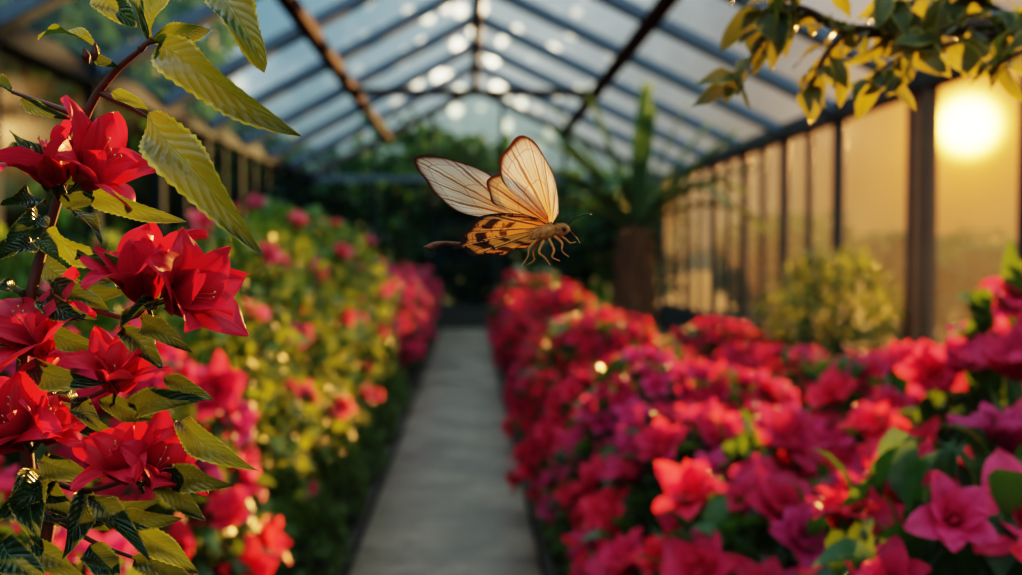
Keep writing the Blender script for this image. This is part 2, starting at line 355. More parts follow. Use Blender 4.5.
# door
mb=MB()
def bx(mb,a,b,mat=0):
    V=[(x,y,z) for x in(a[0],b[0]) for y in(a[1],b[1]) for z in(a[2],b[2])]
    mb.add(V,[(0,1,3,2),(4,6,7,5),(0,4,5,1),(2,3,7,6),(0,2,6,4),(1,5,7,3)],mat=mat)
bx(mb,(-.64,-.03,.02),(-.54,.03,2.2));bx(mb,(.44,-.03,.02),(.54,.03,2.2));bx(mb,(-.54,-.03,2.1),(.44,.03,2.2));bx(mb,(-.54,-.03,.02),(.44,.03,.5));bx(mb,(-.54,-.02,1.4),(.44,.02,1.46))
bx(mb,(-.54,-.008,.5),(.44,.008,2.1),1)
obj("door_1",mb.mesh("door",[M_metalL,M_glL],False),None,(.0,YF,0),**ST("dark glazed door at the end of the path","door"))
# ------------------------------------------------------------------ foliage generators
def dome_pts(n,rx,ry,top,q,rmin=.85,rmax=1.04,zmin=-.75,back=1.0):
    o=[];d=[]
    while len(o)<n:
        v=q.normal(size=3); v/=np.linalg.norm(v)
        if v[2]<zmin: continue
        if v[1]>.3 and q.uniform()>back: continue
        r=q.uniform(rmin,rmax); lump=1+.17*math.sin(v[0]*5+v[2]*4+1)*math.cos(v[1]*6)
        o.append((v[0]*rx*r*lump,v[1]*ry*r*lump,top*.5+v[2]*top*.5*r*(1+(lump-1)*.8))); d.append(v)
    return np.array(o),np.array(d)
def foliage(name,mat,n,rx,ry,top,ls,lw,seed,extra=0,nt=5,ns=3,droop=.2,zmin=-.75):
    q=np.random.default_rng(seed); mb=MB()
    Pp,D=dome_pts(n,rx,ry,top,q,.72,1.0,zmin)
    if extra:
        P2,D2=dome_pts(extra,rx,ry,top,q,.35,.75); Pp=np.vstack([Pp,P2]);D=np.vstack([D,D2])
    for p,v in zip(Pp,D):
        l=ls*q.uniform(.7,1.25)
        if v[2]<0: p=np.array([v[0]*rx*.92,v[1]*ry*.92,p[2]])if q.uniform()<.6 else p
        V,F,U=leaf_grid(l,l*lw,nt,ns,.3,.1,-q.uniform(.05,.3))
        t=v*.8+q.normal(size=3)*.6+np.array([0,0,.25-droop]); nr=v*.5+np.array([0,0,1.])+q.normal(size=3)*.35
        mb.add(V@frame_from(t,nr).T+p,F,U,q.uniform())
    return mb.mesh(name,[mat])
def stems(name,mat,rx,ry,top,seed,n=9,r=.012):
    q=np.random.default_rng(seed); mb=MB()
    for i in range(n):
        a=2*math.pi*i/n+q.uniform(-.3,.3); k=q.uniform(.35,.85)
        x,y=math.cos(a)*rx*k,math.sin(a)*ry*k
        tube(mb,[(x*.1,y*.1,-.01),(x*.35,y*.35,top*.3),(x*.8,y*.8,top*.55),(x,y,top*.82)],[r,r*.8,r*.6,r*.3],sides=6)
    return mb.mesh(name,[mat])
F_red=[flower_mesh("flower",M_petRed,.05,9,7,4,i,o,.11,.48,pt=.78) for i,o in ((1,.9),(2,.6),(3,1.1),(4,.4),(8,.8))]
F_pink=[flower_mesh("flower",M_petPink,.05,9,7,4,i,o,.11,.48,pt=.78) for i,o in ((5,.9),(6,.7))]
def cluster(name,mat,seed,n=6,R=.055,spread=.085):
    mb=MB(); q=np.random.default_rng(seed)
    for k in range(n):
        a=2*math.pi*k/(n-1)+q.uniform(-.3,.3)
        ax=Vector((math.cos(a),math.sin(a),.8)).normalized() if k else Vector((0,0,1))
        Rm=np.array(ax.to_track_quat('Z','Y').to_matrix()); off=np.array([ax.x*spread,ax.y*spread,ax.z*spread*.8-.04])
        flower_into(mb,q,R,5,4,3,.7,.1,.46,Rm,off)
    return mb.mesh(name,[mat])
C_red=[cluster("flower_cluster",M_petRed,i) for i in range(3)]
C_pink=[cluster("flower_cluster",M_petPink,10+i) for i in range(3)]
FolD=[foliage("foliage",M_leafD,1250,.5,.5,1.,.11,.28,20+i,350,zmin=-.95) for i in range(3)]
StD=[stems("stems",M_bark,.5,.5,1.,40+i) for i in range(2)]
def shrub(name,x,y,rx,ry,top,fols,stm,flowers,nf,fname,fs,label,cat,group,seed,base=(.5,.5,1.),zmin=-.35,fz=.35,rlo=.94,rhi=1.03):
    e=empty(name,(x,y,0.0),label,cat,group=group); q=np.random.default_rng(seed)
    o=obj("foliage",fols[seed%len(fols)],e); o.scale=(rx/base[0],ry/base[1],top/base[2]*1.0); o.rotation_euler[2]=0
    s=obj("stems",stm[seed%len(stm)],e); s.scale=o.scale
    if not nf: return e
    Pp,D=dome_pts(nf*6,rx,ry,top,q,rlo,rhi,zmin,.25)
    idx=[0]; dist=np.linalg.norm(Pp-Pp[0],axis=1)
    while len(idx)<nf:
        k=int(np.argmax(dist*q.uniform(.3,1,len(dist)))); idx.append(k); dist=np.minimum(dist,np.linalg.norm(Pp-Pp[k],axis=1))
    for k in idx:
        d=Vector(D[k])*.9+Vector((0,-.45,fz))+Vector(q.normal(size=3)*.4)
        f=obj(fname,flowers[int(q.integers(len(flowers)))],e,Vector(Pp[k]))
        f.rotation_mode='QUATERNION'; f.rotation_quaternion=d.normalized().to_track_quat('Z','Y')@Quaternion((0,0,1),q.uniform(0,6.28))
        s_=fs*q.uniform(.75,1.25); f.scale=(s_,)*3
    return e
LR="rounded azalea bush covered in crimson red blossoms beside path"
LP="rounded azalea bush with magenta pink blossom clusters beside path"
near=[(.88,1.48,.43,.36,1.16,74,1.6),(.80,2.28,.43,.38,.93,60,1.8),(1.44,2.2,.47,.42,1.44,88,1.75),(1.52,3.25,.50,.44,1.10,60,2.05),(.84,3.15,.44,.42,.93,60,2.05)]
for i,(x,y,rx,ry,t,n,s) in enumerate(near):
    shrub("azalea_bush",x,y,rx,ry,t,FolD,StD,F_red+F_pink,n,"flower",s,LR,"flowering shrub","azaleas along the path",100+i)
far=[(.88,4.15,.48,.46,1.02),(2.1,4.5,.50,.52,.78),(.88,5.3,.46,.48,.84),(2.2,5.9,.52,.6,.84),(.92,6.7,.52,.56,1.04),(2.3,7.5,.52,.6,.74),(.92,8.3,.5,.6,.90),
 (2.35,9.2,.52,.65,.80),(.93,10.1,.54,.65,1.08),(.95,12.0,.56,.75,.98),(.97,14.2,.56,.85,1.12),(.97,16.6,.56,.9,1.12),(3.15,3.7,.46,.5,.95),(3.15,5.1,.46,.55,.80)]
for i,(x,y,rx,ry,t) in enumerate(far):
    shrub("azalea_bush",x,y,rx,ry,t,FolD,StD,C_red if i%3 else C_red+C_pink,34,"flower_cluster",1.3,LR if y<9 else LP,"flowering shrub","azaleas along the path",130+i,rlo=.88)
for i,(x,y,rx,ry,t) in enumerate([(-1.08,11.0,.5,.6,1.1),(-1.08,12.7,.5,.7,1.2),(-1.08,14.6,.5,.8,1.28),(-1.1,16.8,.5,.9,1.28)]):
    shrub("azalea_bush",x,y,rx,ry,t,FolD,StD,C_pink,46,"flower_cluster",1.15,LP,"flowering shrub","azaleas along the path",160+i)
for i,(x,y,rx,ry,t,n) in enumerate([(-1.0,2.7,.39,.36,1.22,70),(-.98,1.92,.36,.34,1.0,60)]):
    shrub("azalea_bush",x,y,rx,ry,t,FolD,StD,F_red+F_pink[:1],n,"flower",1.8,LR,"flowering shrub","azaleas along the path",170+i)
# rose bushes
M_f=[foliage("foliage",M_leafY,1500,.6,.6,1.55,.10,.3,60+i,400,droop=.1,zmin=-.95) for i in range(2)]
St2=[stems("stems",M_bark,.6,.6,1.55,70,11)]
FR=[flower_mesh("rose_flower",M_petRose,.035,6,5,6,30+i,.3,.05,.6) for i in range(3)]
for i,(x,y,rx,t,n) in enumerate([(-1.12,3.7,.50,1.44,16),(-1.12,4.85,.54,1.66,24),(-1.18,6.2,.6,1.78,28),(-1.2,7.9,.6,1.74,28),(-2.5,3.6,.55,1.5,12),(-2.5,5.1,.55,1.6,12),(-2.5,7.2,.55,1.6,12)]):
    shrub("rose_bush",x,y,rx,rx,t,M_f,St2,FR,n,"rose_flower",1.9,"tall yellow-green leafy bush dotted with small pink blooms","flowering shrub","leafy rose bushes",180+i,(.6,.6,1.55),-.3)
# low leafy plants spilling over the path edge
FLo=[foliage("foliage",M_leafM,420,.3,.4,.4,.075,.26,90+i,80,droop=.25,zmin=-.6) for i in range(2)]
SLo=[stems("stems",M_bark,.3,.4,.4,95,6,.006)]
for i,(x,y) in enumerate([(-.74,3.4),(-.73,4.4),(-.74,5.4),(-.73,6.5),(-.74,7.7),(-.73,9.0),(.53,2.9),(.54,3.8),(.52,4.8),(.54,6.0),(.53,7.5)]):
    e=shrub("border_plant",x,y,.17,.42,.34+.06*(i%3),FLo,SLo,[],0,"",1,"low dark leafy plant spilling over the path edge","plant","low plants along the path",300+i,(.3,.4,.4))
# shrub near right glass
FS=[foliage("foliage",M_leafM,900,.6,.6,1.2,.1,.25,66,200,droop=.3)]
def sapling(x,y,sc_,seed):
    e=empty("garden_shrub",(x,y,0),"airy yellow-green leafy shrub beside hazy glass wall","shrub",group="leafy shrubs beside the glass")
    mb=MB(); 
    for k in range(5):
        a=k*1.3; tube(mb,[(0,0,-.01),(math.cos(a)*.08,math.sin(a)*.08,.6),(math.cos(a)*.3,math.sin(a)*.3,1.4)],[.018,.014,.006],sides=6)
    obj("stems",mb.mesh("stems",[M_bark]),e)
    f=obj("foliage",FS[0],e,(0,0,.4)); f.scale=(sc_,sc_,sc_)
sapling(3.2,8.7,.95,1)
# ------------------------------------------------------------------ palm
def palm(x,y):
    e=empty("palm_tree",(x,y,0),"palm with thick rough brown trunk and long stiff spiky fronds","palm tree")
    mb=MB(); n=30; sd=20; V=[];U=[]
    rr=lambda t: .25-.11*t+.02*math.sin(t*3.1)-(.10*(t-.85)/.15 if t>.85 else 0)
    for i in range(n):
        t=i/(n-1); z=t*1.95-.01; r=rr(t)
        for k in range(sd):
            a=2*math.pi*k/sd; V.append((r*math.cos(a),r*math.sin(a),z)); U.append((k/sd,t))
    F=grid_faces(n,sd,True)+[tuple((n-1)*sd+k for k in range(sd))]; mb.add(V,F,U)
    for i in range(16):
        t=i/17; r=rr(t)
        for k in range(7):
            a=2*math.pi*(k+.5*(i%2))/7+random.uniform(-.2,.2); c_,s_=math.cos(a),math.sin(a); z=t*1.9; o_=random.uniform(.04,.12)
            tube(mb,[(c_*(r-.03),s_*(r-.03),z-.05),(c_*(r+.02),s_*(r+.02),z+.03),(c_*(r+o_),s_*(r+o_),z+.10+o_)],[.05,.035,.008],n=4,sides=5)
    obj("trunk",mb.mesh("trunk",[M_barkP],False),e)
    ms=[]
    for v in range(3):
        mb=MB(); Ln=(1.72,1.75,1.7)[v]
        bend=(.12,.45,.9)[v]
        pts=[];a=math.radians(88);p=np.array([0,0,0.]);st=Ln/24
        for i in range(25):
            pts.append(p.copy()); p=p+np.array([0,math.cos(a),math.sin(a)])*st; a-=bend*1.6/24*(.3+1.4*i/24)
        tube(mb,[tuple(p) for p in pts[::4]],[.04,.036,.03,.024,.018,.010,.003],sides=5)
        for i in range(4,25,1):
            for s in (-1,1):
                l=.34*math.sin(math.pi*min(1,.30+.55*i/25))+.05
                tg=Vector(pts[i]-pts[i-1]).normalized(); d=Vector((s*.34,0,-.02))+tg*1.0
                Vl,Fl,Ul=leaf_grid(l,.034,4,3,.3,.03,-.05)
                mb.add(Vl@frame_from(d,tg.cross(Vector((1,0,0)))*-1).T+pts[i],Fl,Ul,random.random())
        ms.append(mb.mesh("frond",[M_leafPalm]))
    spec=[(0,.05,200),(0,.24,95),(0,.28,262),(0,.48,85),(0,.52,278),(1,.55,92),(1,.58,268),(1,.80,100),(1,.82,255),(2,.60,80),(2,.66,282),(2,.95,95),(2,.98,265),(1,.35,180),(2,.7,160),(2,.8,215),(0,.7,120),(0,.72,240)]
    for v,tilt,az in spec:
        f=obj("frond",ms[v],e,(0,0,1.80))
        f.rotation_euler=Euler((-tilt,0,math.radians(az)),'XYZ'); s=random.uniform(.92,1.02); f.scale=(s,s,s)
palm(2.1,12.6)
# ------------------------------------------------------------------ trees outside
def tree_fol(seed):
    q=np.random.default_rng(seed); mb=MB()
    bl=[(q.uniform(-1.1,1.1),q.uniform(-1.1,1.1),q.uniform(.7,4.2),q.uniform(.8,1.15)) for _ in range(13)]
    for b in bl:
        for _ in range(240):
            v=q.normal(size=3); v/=np.linalg.norm(v); p=np.array(b[:3])+v*b[3]*q.uniform(.6,1.05)
            l=q.uniform(.2,.38); V,F,U=leaf_grid(l,l*.4,4,3,.2,.05,-.1)
            mb.add(V@frame_from(v+q.normal(size=3)*.6,np.array([0,0,1])+v).T+p,F,U,q.uniform())
    return mb.mesh("foliage",[M_leafTree])
TF=[tree_fol(i) for i in range(3)]
mb=MB(); tube(mb,[(0,0,-.02),(.05,0,1.2),(0,.1,2.6),(.1,0,4)],[.16,.13,.1,.04],sides=10)
for a in (0,2,4): tube(mb,[(0,.05,1.8),(math.cos(a)*.5,math.sin(a)*.5,2.6),(math.cos(a)*.9,math.sin(a)*.9,3.4)],[.06,.04,.02],sides=7)
TT=mb.mesh("trunk",[M_bark])
for i,(x,y,s,sz) in enumerate([(-8.6,25.5,1.05,1.05),(-4.2,24.5,1.0,.95),(0,24.6,1.0,.93),(3.9,24.5,.8,.70),(8.6,28,.8,.6),(-7.6,31,1.25,1.3),(-1.9,30.5,1.2,1.1),(3.6,30.5,1.1,.9),(-6.4,20.4,1.05,1.6),(-6.2,15.6,1.05,1.55),(-6.2,10.8,1.05,1.45),(-6,6.0,1.0,1.3),(12,34,.9,.6),
        (6.2,20.4,.6,.50),(7.2,16.4,.55,.42),(11.2,22,.6,.42),(13.8,25,.65,.42),(9.6,18.5,.55,.38),(16.8,28,.7,.45)]):
    small=s<.7 or sz<.65
    e=empty("tree",(x,y,-.13),"small bushy tree outside the hazy warm glass" if small else "dense green deciduous tree outside the glass","tree",group="trees outside the greenhouse")
    for nm,me in (("foliage",TF[i%3]),("trunk",TT)): obj(nm,me,e)
    e.scale=(s,s,sz); e.rotation_euler[2]=i*1.7
# ------------------------------------------------------------------ hanging tree branch
def citrus():
    bx_,by_=1.45,1.5
    e=empty("citrus_tree",(bx_,by_,0),"small tree with golden-green backlit leaves over azaleas","tree")
    W2L=lambda p:(p[0]-bx_,p[1]-by_,p[2])
    mb=MB(); B=(bx_,by_,-.01)
    top=(bx_-.05,by_,1.75)
    tube(mb,[W2L(B),W2L((bx_+.03,by_,.9)),W2L(top)],[.035,.03,.025],sides=9)
    br=[[(top),P(1090,60,1.4),P(1020,28,1.38),P(930,30,1.35),P(850,30,1.32),P(800,8,1.3),P(765,10,1.28)],
        [P(1020,28,1.38),P(960,42,1.3),P(905,55,1.28),P(868,80,1.25)],
        [P(930,30,1.35),P(880,-5,1.3),P(815,-30,1.28),P(770,-20,1.25)],
        [P(850,30,1.32),P(825,55,1.3),P(812,85,1.3)],
        [P(800,8,1.3),P(770,30,1.28),P(750,60,1.27),P(738,95,1.27)],
        [P(1090,60,1.4),P(1040,-10,1.5),P(980,-25,1.5),P(900,-30,1.5)],
        [P(1090,60,1.4),P(1060,40,1.25),P(1025,50,1.2),P(1000,64,1.2)],
        [P(1020,28,1.38),P(990,5,1.3),P(930,-5,1.3),P(890,15,1.3)]]
    q=np.random.default_rng(12); fb=MB()
    for bi,b in enumerate(br):
        b=[Vector(p) for p in b]; r0=.012 if bi==0 else .005
        tube(mb,[W2L(p) for p in b],list(np.linspace(r0 if bi else .02,.0018,len(b))),sides=6)
        C,_=smooth_path(b,[1]*len(b),60)
        n=(46,24,18,9,10,18,15,22)[bi]
        for k in range(n):
            i=int(np.clip((k+q.uniform(0,1))/n*(46 if bi==0 else 56)+(14 if bi==0 else 4),0,59)); p=C[i]; tg=C[min(i+1,59)]-C[i-1]; tg/=np.linalg.norm(tg)+1e-9
            d=tg*.6+q.normal(size=3)*.55+np.array([0,0,-.4]); l=q.uniform(.048,.074)
            V,F,U=leaf_grid(l,l*q.uniform(.19,.26),11,5,.3,.1,-q.uniform(0,.3),0,q.uniform(-.8,.8),.15)
            nr=np.array([-.2,-.6,.7])+q.normal(size=3)*.5
            fb.add(V@frame_from(d,nr).T+np.array(W2L(p)),F,U,q.uniform())
    obj("trunk",mb.mesh("trunk",[M_bark]),e); obj("foliage",fb.mesh("foliage",[M_leafSun]),e)
citrus()
# ------------------------------------------------------------------ hero azalea branch
HB=Vector((-.70,.85,0))
hero=empty("azalea_shrub",HB,"tall azalea stems with large crimson blossoms and glossy leaves","flowering shrub")
def h(p): return Vector(p)-HB
mb=MB()
D0=.74
main=[HB+Vector((0,0,-.01)),Vector((-.62,.80,.6)),P(20,620,.78),P(30,500,.77),P(22,400,.76),P(28,310,.75),P(50,225,.75),P(85,118,.74),P(112,75,.73),P(140,50,.72),P(152,38,.72)]
tube(mb,[h(p) for p in main],[.011,.009,.006,.0052,.0048,.0042,.0038,.0034,.0028,.002,.0014],sides=9,n=60)
tw=[[P(60,197,.745),P(66,180,.74),P(72,165,.735)],[P(35,292,.75),P(80,305,.74),P(130,318,.72),P(150,300,.715)],[P(24,380,.76),P(70,400,.745),P(105,390,.735),P(118,378,.73)],
    [P(28,470,.77),P(80,490,.75),P(125,480,.73),P(142,468,.725)],[P(24,350,.755),P(40,350,.74),P(48,345,.735)],[P(24,440,.765),P(30,440,.75),P(32,432,.735)],
    [P(140,50,.72),P(150,42,.72),P(175,40,.715)],[P(100,92,.735),P(125,105,.73),P(150,118,.725)],[P(85,118,.74),P(50,105,.74),P(12,92,.74)],[P(28,500,.77),P(90,540,.75),P(140,560,.73)],[P(30,520,.77),P(70,520,.75),P(120,515,.73)]]
for t in tw: tube(mb,[h(p) for p in t],list(np.linspace(.0028,.0013,len(t))),sides=7)
obj("stem",mb.mesh("stem",[M_stemRed]),hero)
LS=[0]
def hero_leaf(b,t,w,d1=.73,d2=.72,roll=0,mat=None,arch=.12,seed=0,wave=.30):
    LS[0]+=1
    b=P(b[0],b[1],d1); t=P(t[0],t[1],d2); v=t-b; Ln=v.length
    V,F,U=leaf_grid(Ln,w/FPX*.70,37,11,random.uniform(.35,.7),arch,0,.045,random.uniform(-1.2,1.2),wave,random.uniform(.75,.95),LS[0]*1.7)
    n=(CAMP-b).normalized()+Vector((0,0,.55)); n.rotate(Quaternion(v.normalized(),roll))
    mb=MB(); mb.add(V@frame_from(v,n).T,F,U,random.random())
    return obj("leaf",mb.mesh("leaf",[mat or M_leafHero]),hero,h(b))
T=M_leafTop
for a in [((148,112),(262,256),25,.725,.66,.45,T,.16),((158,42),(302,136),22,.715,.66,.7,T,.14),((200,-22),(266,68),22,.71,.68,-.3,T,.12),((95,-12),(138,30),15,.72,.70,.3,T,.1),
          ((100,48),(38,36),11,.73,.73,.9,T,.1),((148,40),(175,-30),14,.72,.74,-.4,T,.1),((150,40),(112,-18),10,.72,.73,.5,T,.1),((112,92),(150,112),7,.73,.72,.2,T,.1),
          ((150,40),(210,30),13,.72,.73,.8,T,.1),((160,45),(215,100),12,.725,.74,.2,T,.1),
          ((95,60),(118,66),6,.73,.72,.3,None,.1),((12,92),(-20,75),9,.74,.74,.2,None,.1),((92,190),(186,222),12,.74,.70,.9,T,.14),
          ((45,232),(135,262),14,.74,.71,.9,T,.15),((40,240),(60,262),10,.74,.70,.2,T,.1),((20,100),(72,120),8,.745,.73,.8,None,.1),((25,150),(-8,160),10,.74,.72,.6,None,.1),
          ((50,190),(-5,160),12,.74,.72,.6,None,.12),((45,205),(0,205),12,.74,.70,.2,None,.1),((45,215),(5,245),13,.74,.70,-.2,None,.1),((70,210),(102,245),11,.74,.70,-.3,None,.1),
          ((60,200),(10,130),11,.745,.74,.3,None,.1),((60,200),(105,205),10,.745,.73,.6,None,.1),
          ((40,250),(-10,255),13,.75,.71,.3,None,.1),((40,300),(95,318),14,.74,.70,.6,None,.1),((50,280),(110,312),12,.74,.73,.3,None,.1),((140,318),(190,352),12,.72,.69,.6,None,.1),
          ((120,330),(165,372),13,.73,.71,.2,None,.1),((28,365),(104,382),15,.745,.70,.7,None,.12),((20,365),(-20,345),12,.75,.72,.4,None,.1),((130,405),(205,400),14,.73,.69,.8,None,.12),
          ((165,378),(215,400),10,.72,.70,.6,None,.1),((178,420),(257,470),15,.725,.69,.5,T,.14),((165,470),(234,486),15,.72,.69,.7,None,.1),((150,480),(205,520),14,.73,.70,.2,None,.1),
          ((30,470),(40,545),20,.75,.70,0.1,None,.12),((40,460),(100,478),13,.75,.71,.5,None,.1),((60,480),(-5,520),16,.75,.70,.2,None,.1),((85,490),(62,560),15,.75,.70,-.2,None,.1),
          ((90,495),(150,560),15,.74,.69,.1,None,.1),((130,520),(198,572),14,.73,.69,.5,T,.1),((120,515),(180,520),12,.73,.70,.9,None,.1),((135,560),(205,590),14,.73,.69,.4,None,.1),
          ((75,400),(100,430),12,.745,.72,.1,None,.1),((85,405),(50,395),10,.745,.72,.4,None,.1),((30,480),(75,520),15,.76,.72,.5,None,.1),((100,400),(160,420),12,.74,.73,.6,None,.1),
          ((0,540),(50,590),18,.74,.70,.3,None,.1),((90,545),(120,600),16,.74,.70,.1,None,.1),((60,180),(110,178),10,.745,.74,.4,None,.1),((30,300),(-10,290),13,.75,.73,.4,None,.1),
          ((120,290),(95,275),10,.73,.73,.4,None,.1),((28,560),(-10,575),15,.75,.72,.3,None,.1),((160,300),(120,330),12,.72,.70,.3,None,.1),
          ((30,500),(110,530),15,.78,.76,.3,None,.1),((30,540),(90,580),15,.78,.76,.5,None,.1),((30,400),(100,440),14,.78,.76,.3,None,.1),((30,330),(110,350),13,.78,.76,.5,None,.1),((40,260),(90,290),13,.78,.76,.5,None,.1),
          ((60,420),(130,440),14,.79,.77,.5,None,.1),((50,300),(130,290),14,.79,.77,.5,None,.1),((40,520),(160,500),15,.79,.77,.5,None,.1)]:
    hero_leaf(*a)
def hero_flower(cx,cy,d,axis,R,seed,opened,inner=3,ax_roll=0,outer=5,st=4):
    me=flower_mesh("flower",M_petHero,R,17,11,inner,seed,opened,.085,.43,outer,False,pt=.85)
    f=obj("flower",me,hero,h(P(cx,cy,d))); f['label']="crimson azalea blossom with pointed ruffled petals"
    A=CM.to_3x3()@Vector(axis)
    f.rotation_mode='QUATERNION'; f.rotation_quaternion=A.normalized().to_track_quat('Z','Y')@Quaternion((0,0,1),ax_roll)
    mb=MB(); q=np.random.default_rng(seed)
    for k in range(st):
        a=q.uniform(0,6.28); s=q.uniform(.04,.2); l=R*q.uniform(.6,.85)
        p1=(math.cos(a)*s*R*.5,math.sin(a)*s*R*.5,l*.6); p2=(math.cos(a)*s*R*1.3,math.sin(a)*s*R*1.3,l)
        tube(mb,[(0,0,.002),p1,p2],[.0005,.0004,.0003],sides=5); tube(mb,[p2,(p2[0],p2[1]+.0012,p2[2]+.002)],[.0007,.0007],sides=6,mat=1,n=3)
    obj("stamens",mb.mesh("stamens",[M_stamen,M_anther]),f)
    mb=MB(); tube(mb,[(0,0,-.014),(0,0,-.004),(0,0,.004)],[.0014,.002,.0036],sides=8); obj("calyx",mb.mesh("calyx",[M_leafHero]),f)
# axis in camera coords: x right, y up, z toward viewer
hero_flower(60,184,.735,(-.35,.85,.35),.042,11,.1,2,.3)
hero_flower(80,182,.73,(.75,.55,.35),.047,21,.3,3,.9)
hero_flower(146,300,.72,(-.15,.9,.4),.049,12,.4,3,.9)
hero_flower(168,300,.712,(.85,.25,.4),.052,22,.5,3,.2)
hero_flower(44,352,.735,(-.2,.75,.6),.048,13,.9,2,.1)
hero_flower(116,390,.73,(.3,.85,.45),.042,14,.3,3,.5)
hero_flower(24,440,.735,(-.1,.65,.75),.051,15,.9,3,1.1)
hero_flower(40,440,.73,(.6,.7,.3),.038,25,.3,2,1.1)
hero_flower(136,478,.725,(-.25,.85,.45),.045,16,.6,3,.6)
hero_flower(148,478,.72,(.65,.6,.5),.043,26,.6,2,.2)
# buds
mb=MB()
for (x,y,dx,dy) in ((95,60,0,-26),(88,58,-4,-18)):
    a=P(x,y+6,.73); b=P(x+dx,y+dy+8,.725); m=(a+b)/2
    tube(mb,[h(a),h(m),h(b)],[.001,.0035,.0006],sides=8,n=9)
obj("flower_bud",mb.mesh("flower_bud",[M_stemRed]),hero)
# ------------------------------------------------------------------ butterfly
BD=.70; BC=P(530,225,BD)
def bp(x,y,dz=0.): 
    return P(x,y,BD+dz)-BC
fly=empty("butterfly",BC,"cream and orange butterfly flying with raised dark-veined wings","butterfly")
def wingmat(name,inner,outer,edgec,veinc,nv,trans=.7,spots=False,es=.93,cells=2,spotamt=1.):
    m,nt=newmat(name); uv=N(nt,'ShaderNodeTexCoord').outputs['UV']; s=N(nt,'ShaderNodeSeparateXYZ'); L(nt,uv,s.inputs[0])
    nz=noise(nt,90,4); 
    mp=N(nt,'ShaderNodeMapping'); mp.inputs['Scale'].default_value=(60,3,1); L(nt,uv,mp.inputs[0]); fine=noise(nt,1.0,3,mp.outputs[0])
    u=math_(nt,'ADD',s.outputs[0],math_(nt,'MULTIPLY',math_(nt,'SUBTRACT',nz,.5),.035)); v=s.outputs[1]
    ph=math_(nt,'ABSOLUTE',math_(nt,'SUBTRACT',math_(nt,'FRACT',math_(nt,'MULTIPLY',u,float(nv))),.5))
    thr=mapr(nt,v,.0,1.,.30,.472)
    vein=mapr(nt,math_(nt,'SUBTRACT',ph,thr),0,.015)
    ph2=math_(nt,'ABSOLUTE',math_(nt,'SUBTRACT',math_(nt,'FRACT',math_(nt,'ADD',math_(nt,'MULTIPLY',u,float(nv*cells)),.5)),.5))
    vein2=math_(nt,'MULTIPLY',mapr(nt,math_(nt,'SUBTRACT',ph2,.455),0,.02),mapr(nt,v,.5,.54))
    vein=math_(nt,'MAXIMUM',math_(nt,'MULTIPLY',vein,mapr(nt,v,.05,.2)),vein2)
    arc=mapr(nt,math_(nt,'ABSOLUTE',math_(nt,'SUBTRACT',v,math_(nt,'MULTIPLY_ADD',nz,.12,.45))),.010,.004)
    arc2=mapr(nt,math_(nt,'ABSOLUTE',math_(nt,'SUBTRACT',v,math_(nt,'MULTIPLY_ADD',nz,.08,.80))),.007,.003)
    vein=math_(nt,'MAXIMUM',vein,math_(nt,'MULTIPLY',math_(nt,'MAXIMUM',arc,arc2),.7),clamp=True)
    c=mixc(nt,mapr(nt,v,.1,.85),inner,outer)
    c=mixc(nt,mapr(nt,fine,.4,.7,0,.4),c,inner)
    c=mixc(nt,mapr(nt,v,.80,.95,0,.5),c,veinc)
    c=mixc(nt,math_(nt,'MULTIPLY',vein,.88),c,veinc)
    eu=math_(nt,'MINIMUM',s.outputs[0],math_(nt,'SUBTRACT',1.,s.outputs[0]))
    ed=math_(nt,'MAXIMUM',mapr(nt,math_(nt,'ADD',v,math_(nt,'MULTIPLY',math_(nt,'SUBTRACT',nz,.5),.04)),es,es+.04),mapr(nt,eu,.022,.008))
    c=mixc(nt,ed,c,edgec)
    if spots:
        cell=math_(nt,'MULTIPLY',math_(nt,'MULTIPLY',mapr(nt,ph,.38,.32),mapr(nt,math_(nt,'ABSOLUTE',math_(nt,'SUBTRACT',v,.76)),.075,.05)),.95)
        cell2=math_(nt,'MULTIPLY',math_(nt,'MULTIPLY',mapr(nt,ph,.30,.24),mapr(nt,math_(nt,'ABSOLUTE',math_(nt,'SUBTRACT',v,.52)),.05,.03)),.85)
        c=mixc(nt,math_(nt,'MAXIMUM',math_(nt,'MAXIMUM',cell,cell2),math_(nt,'MULTIPLY',mapr(nt,noise(nt,220,2),.54,.60),mapr(nt,v,.4,.7))),c,edgec)
    p=princ(nt,c,.5,.4,0,math_(nt,'ADD',vein,fine),.35,.0005); t=N(nt,'ShaderNodeBsdfTranslucent'); L(nt,c,t.inputs[0])
    out(nt,mixs(nt,trans,p.outputs[0],t.outputs[0])); return m
W_cream=wingmat("wing_cream",(1,.60,.24),(1,.95,.76),(.10,.032,.010),(.32,.12,.035),7)
W_tan=wingmat("wing_tan",(.58,.22,.05),(1,.68,.34),(.10,.032,.010),(.22,.08,.025),6)
W_or=wingmat("wing_orange",(1,.42,.08),(.95,.37,.07),(.02,.008,.005),(.025,.009,.006),6,.5,True,es=.90)
def wing(name,root,outl,mat,dep,label,bulge=.002,nv=14,nu=64):
    R0=np.array(bp(*root)); O=[np.array(bp(x,y,dep(x,y))) for x,y in outl]
    C,_=smooth_path(O,[1]*len(O),nu); mb=MB(); V=[];U=[]
    fw=np.array(CM.to_3x3()@Vector((0,0,1)))
    for j in range(nv):
        v=.03+.97*j/(nv-1)
        for i in range(nu):
            u=i/(nu-1); sc2=1+(.014*math.sin(u*40) if j==nv-1 else 0)
            p=R0*(1-v*sc2)+C[i]*v*sc2+fw*bulge*math.sin(math.pi*v)*(1+.45*math.sin(u*math.pi*12)); V.append(p); U.append((u,v))
    mb.add(V,grid_faces(nv,nu),U)
    o=obj(name,mb.mesh(name,[mat]),fly); o['label']=label
    return o
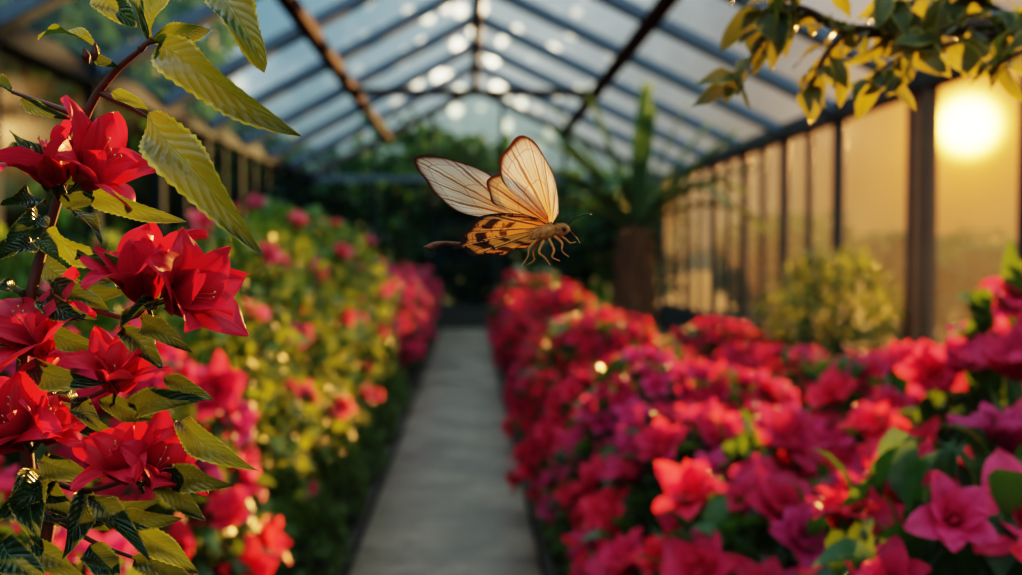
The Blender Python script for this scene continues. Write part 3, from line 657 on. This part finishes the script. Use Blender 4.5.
wing("forewing",(520,217,.004),[(515,205),(506,191),(489,174),(462,162),(436,156),(413,157),(417,168),(424,179),(432,190),(445,204),(462,213),(480,217),(498,219)],W_cream,lambda x,y:.004+(520-x)/100*.045,"cream forewing with brown veins and dark margin")
wing("forewing",(552,224,-.003),[(559,215),(558,195),(554,176),(545,157),(535,143),(525,135),(512,142),(502,154),(499,168),(503,182),(515,196),(532,210)],W_cream,lambda x,y:-.003-(222-y)/90*.028,"upright cream forewing with fine brown veins")
wing("hindwing",(549,224,-.004),[(547,208),(538,193),(523,180),(505,174),(489,177),(488,190),(493,203),(505,210),(522,217),(536,221)],W_tan,lambda x,y:-.004-(550-x)/60*.006,"tan hindwing with brown veins")
wing("hindwing",(550,228,-.006),[(538,218),(520,214),(497,213),(480,217),(470,224),(465,232),(458,236),(460,243),(454,248),(464,251),(474,256),(486,255),(500,257),(512,250),(525,249),(538,240)],W_or,lambda x,y:-.008-(550-x)/90*.010,"orange hindwing with dark veins and spots",.0012)
M_body=simple("butterfly_body_brown",(.72,.32,.09),.8,(.14,.05,.02),450,bstr=1,bdist=.001)
M_dark=simple("butterfly_dark",(.05,.025,.015),.5,(.03,.015,.01),100)
mb=MB()
bpath=[bp(470,246,.002),bp(480,244,.001),bp(500,242),bp(520,239,-.003),bp(533,236,-.006),bp(543,233,-.007),bp(551,231,-.007),bp(556,231,-.007),bp(561,230,-.007),bp(567,230,-.007),bp(570,231,-.007)]
brad=[.0006,.0016,.0026,.0034,.0044,.0054,.0048,.0032,.0040,.0032,.0006]
tube(mb,bpath,brad,n=60,sides=20)
q=np.random.default_rng(3); C,Rr=smooth_path(bpath,brad,80)
for k in range(1100):
    i=int(q.integers(18,74)); tg=C[i+1]-C[i-1]; tg/=np.linalg.norm(tg); v=q.normal(size=3); v-=tg*v.dot(tg); v/=np.linalg.norm(v)
    p0=C[i]+v*Rr[i]*.9; l=q.uniform(.0014,.0034); p1=p0+(v*.7-tg*.9)*l
    tube(mb,[p0,(p0+p1)/2,p1],[.00024,.00018,.00004],n=3,sides=3)
obj("body",mb.mesh("body",[M_body]),fly)
for dz in (-.0036,.0036):
    mb=MB(); c0=bp(564,229,-.007+dz)
    V=[];n=10
    for i in range(n):
        a=math.pi*i/(n-1)
        for k in range(12): b=2*math.pi*k/12; V.append((c0.x+.0018*math.sin(a)*math.cos(b),c0.y+.0018*math.sin(a)*math.sin(b),c0.z+.0018*math.cos(a)))
    mb.add(V,grid_faces(n,12,True)); obj("eye",mb.mesh("eye",[M_dark]),fly)
for pts in ([(566,226,-.006),(574,218,-.008),(583,215,-.009),(591,214,-.01)],[(567,229,-.003),(573,234,0),(577,239,.002),(579,243,.003)]):
    mb=MB(); tube(mb,[bp(*p) for p in pts],[.0006,.0004,.0004,.0007],sides=6,n=14); obj("antenna",mb.mesh("antenna",[M_dark]),fly)
for pts in ([(538,239,-.010),(529,248,-.012),(528,256,-.012),(521,267,-.011)],[(544,240,-.010),(539,252,-.013),(545,258,-.013),(550,265,-.012)],[(549,239,-.011),(554,250,-.014),(552,257,-.014),(560,261,-.014)],
            [(554,236,-.010),(562,243,-.012),(562,251,-.012),(569,257,-.012)],[(541,238,-.003),(533,251,.003),(534,260,.003),(527,265,.003)],[(556,234,-.003),(565,239,.002),(570,243,.002),(576,242,.002)]):
    mb=MB(); tube(mb,[bp(*p) for p in pts],[.0011,.0009,.0006,.0004],sides=6,n=16); obj("leg",mb.mesh("leg",[M_body]),fly)
mb=MB(); tube(mb,[bp(474,246,.0),bp(456,244,-.002),bp(443,243,-.003),bp(435,245,-.003),bp(429,247,-.003),bp(423,247,-.003)],[.0022,.0017,.0014,.0024,.0022,.0003],sides=10,n=30)
M_tail=simple("tail_brown",(.22,.075,.025),.6,(.03,.014,.008),200)
obj("tail",mb.mesh("tail",[M_tail]),fly)
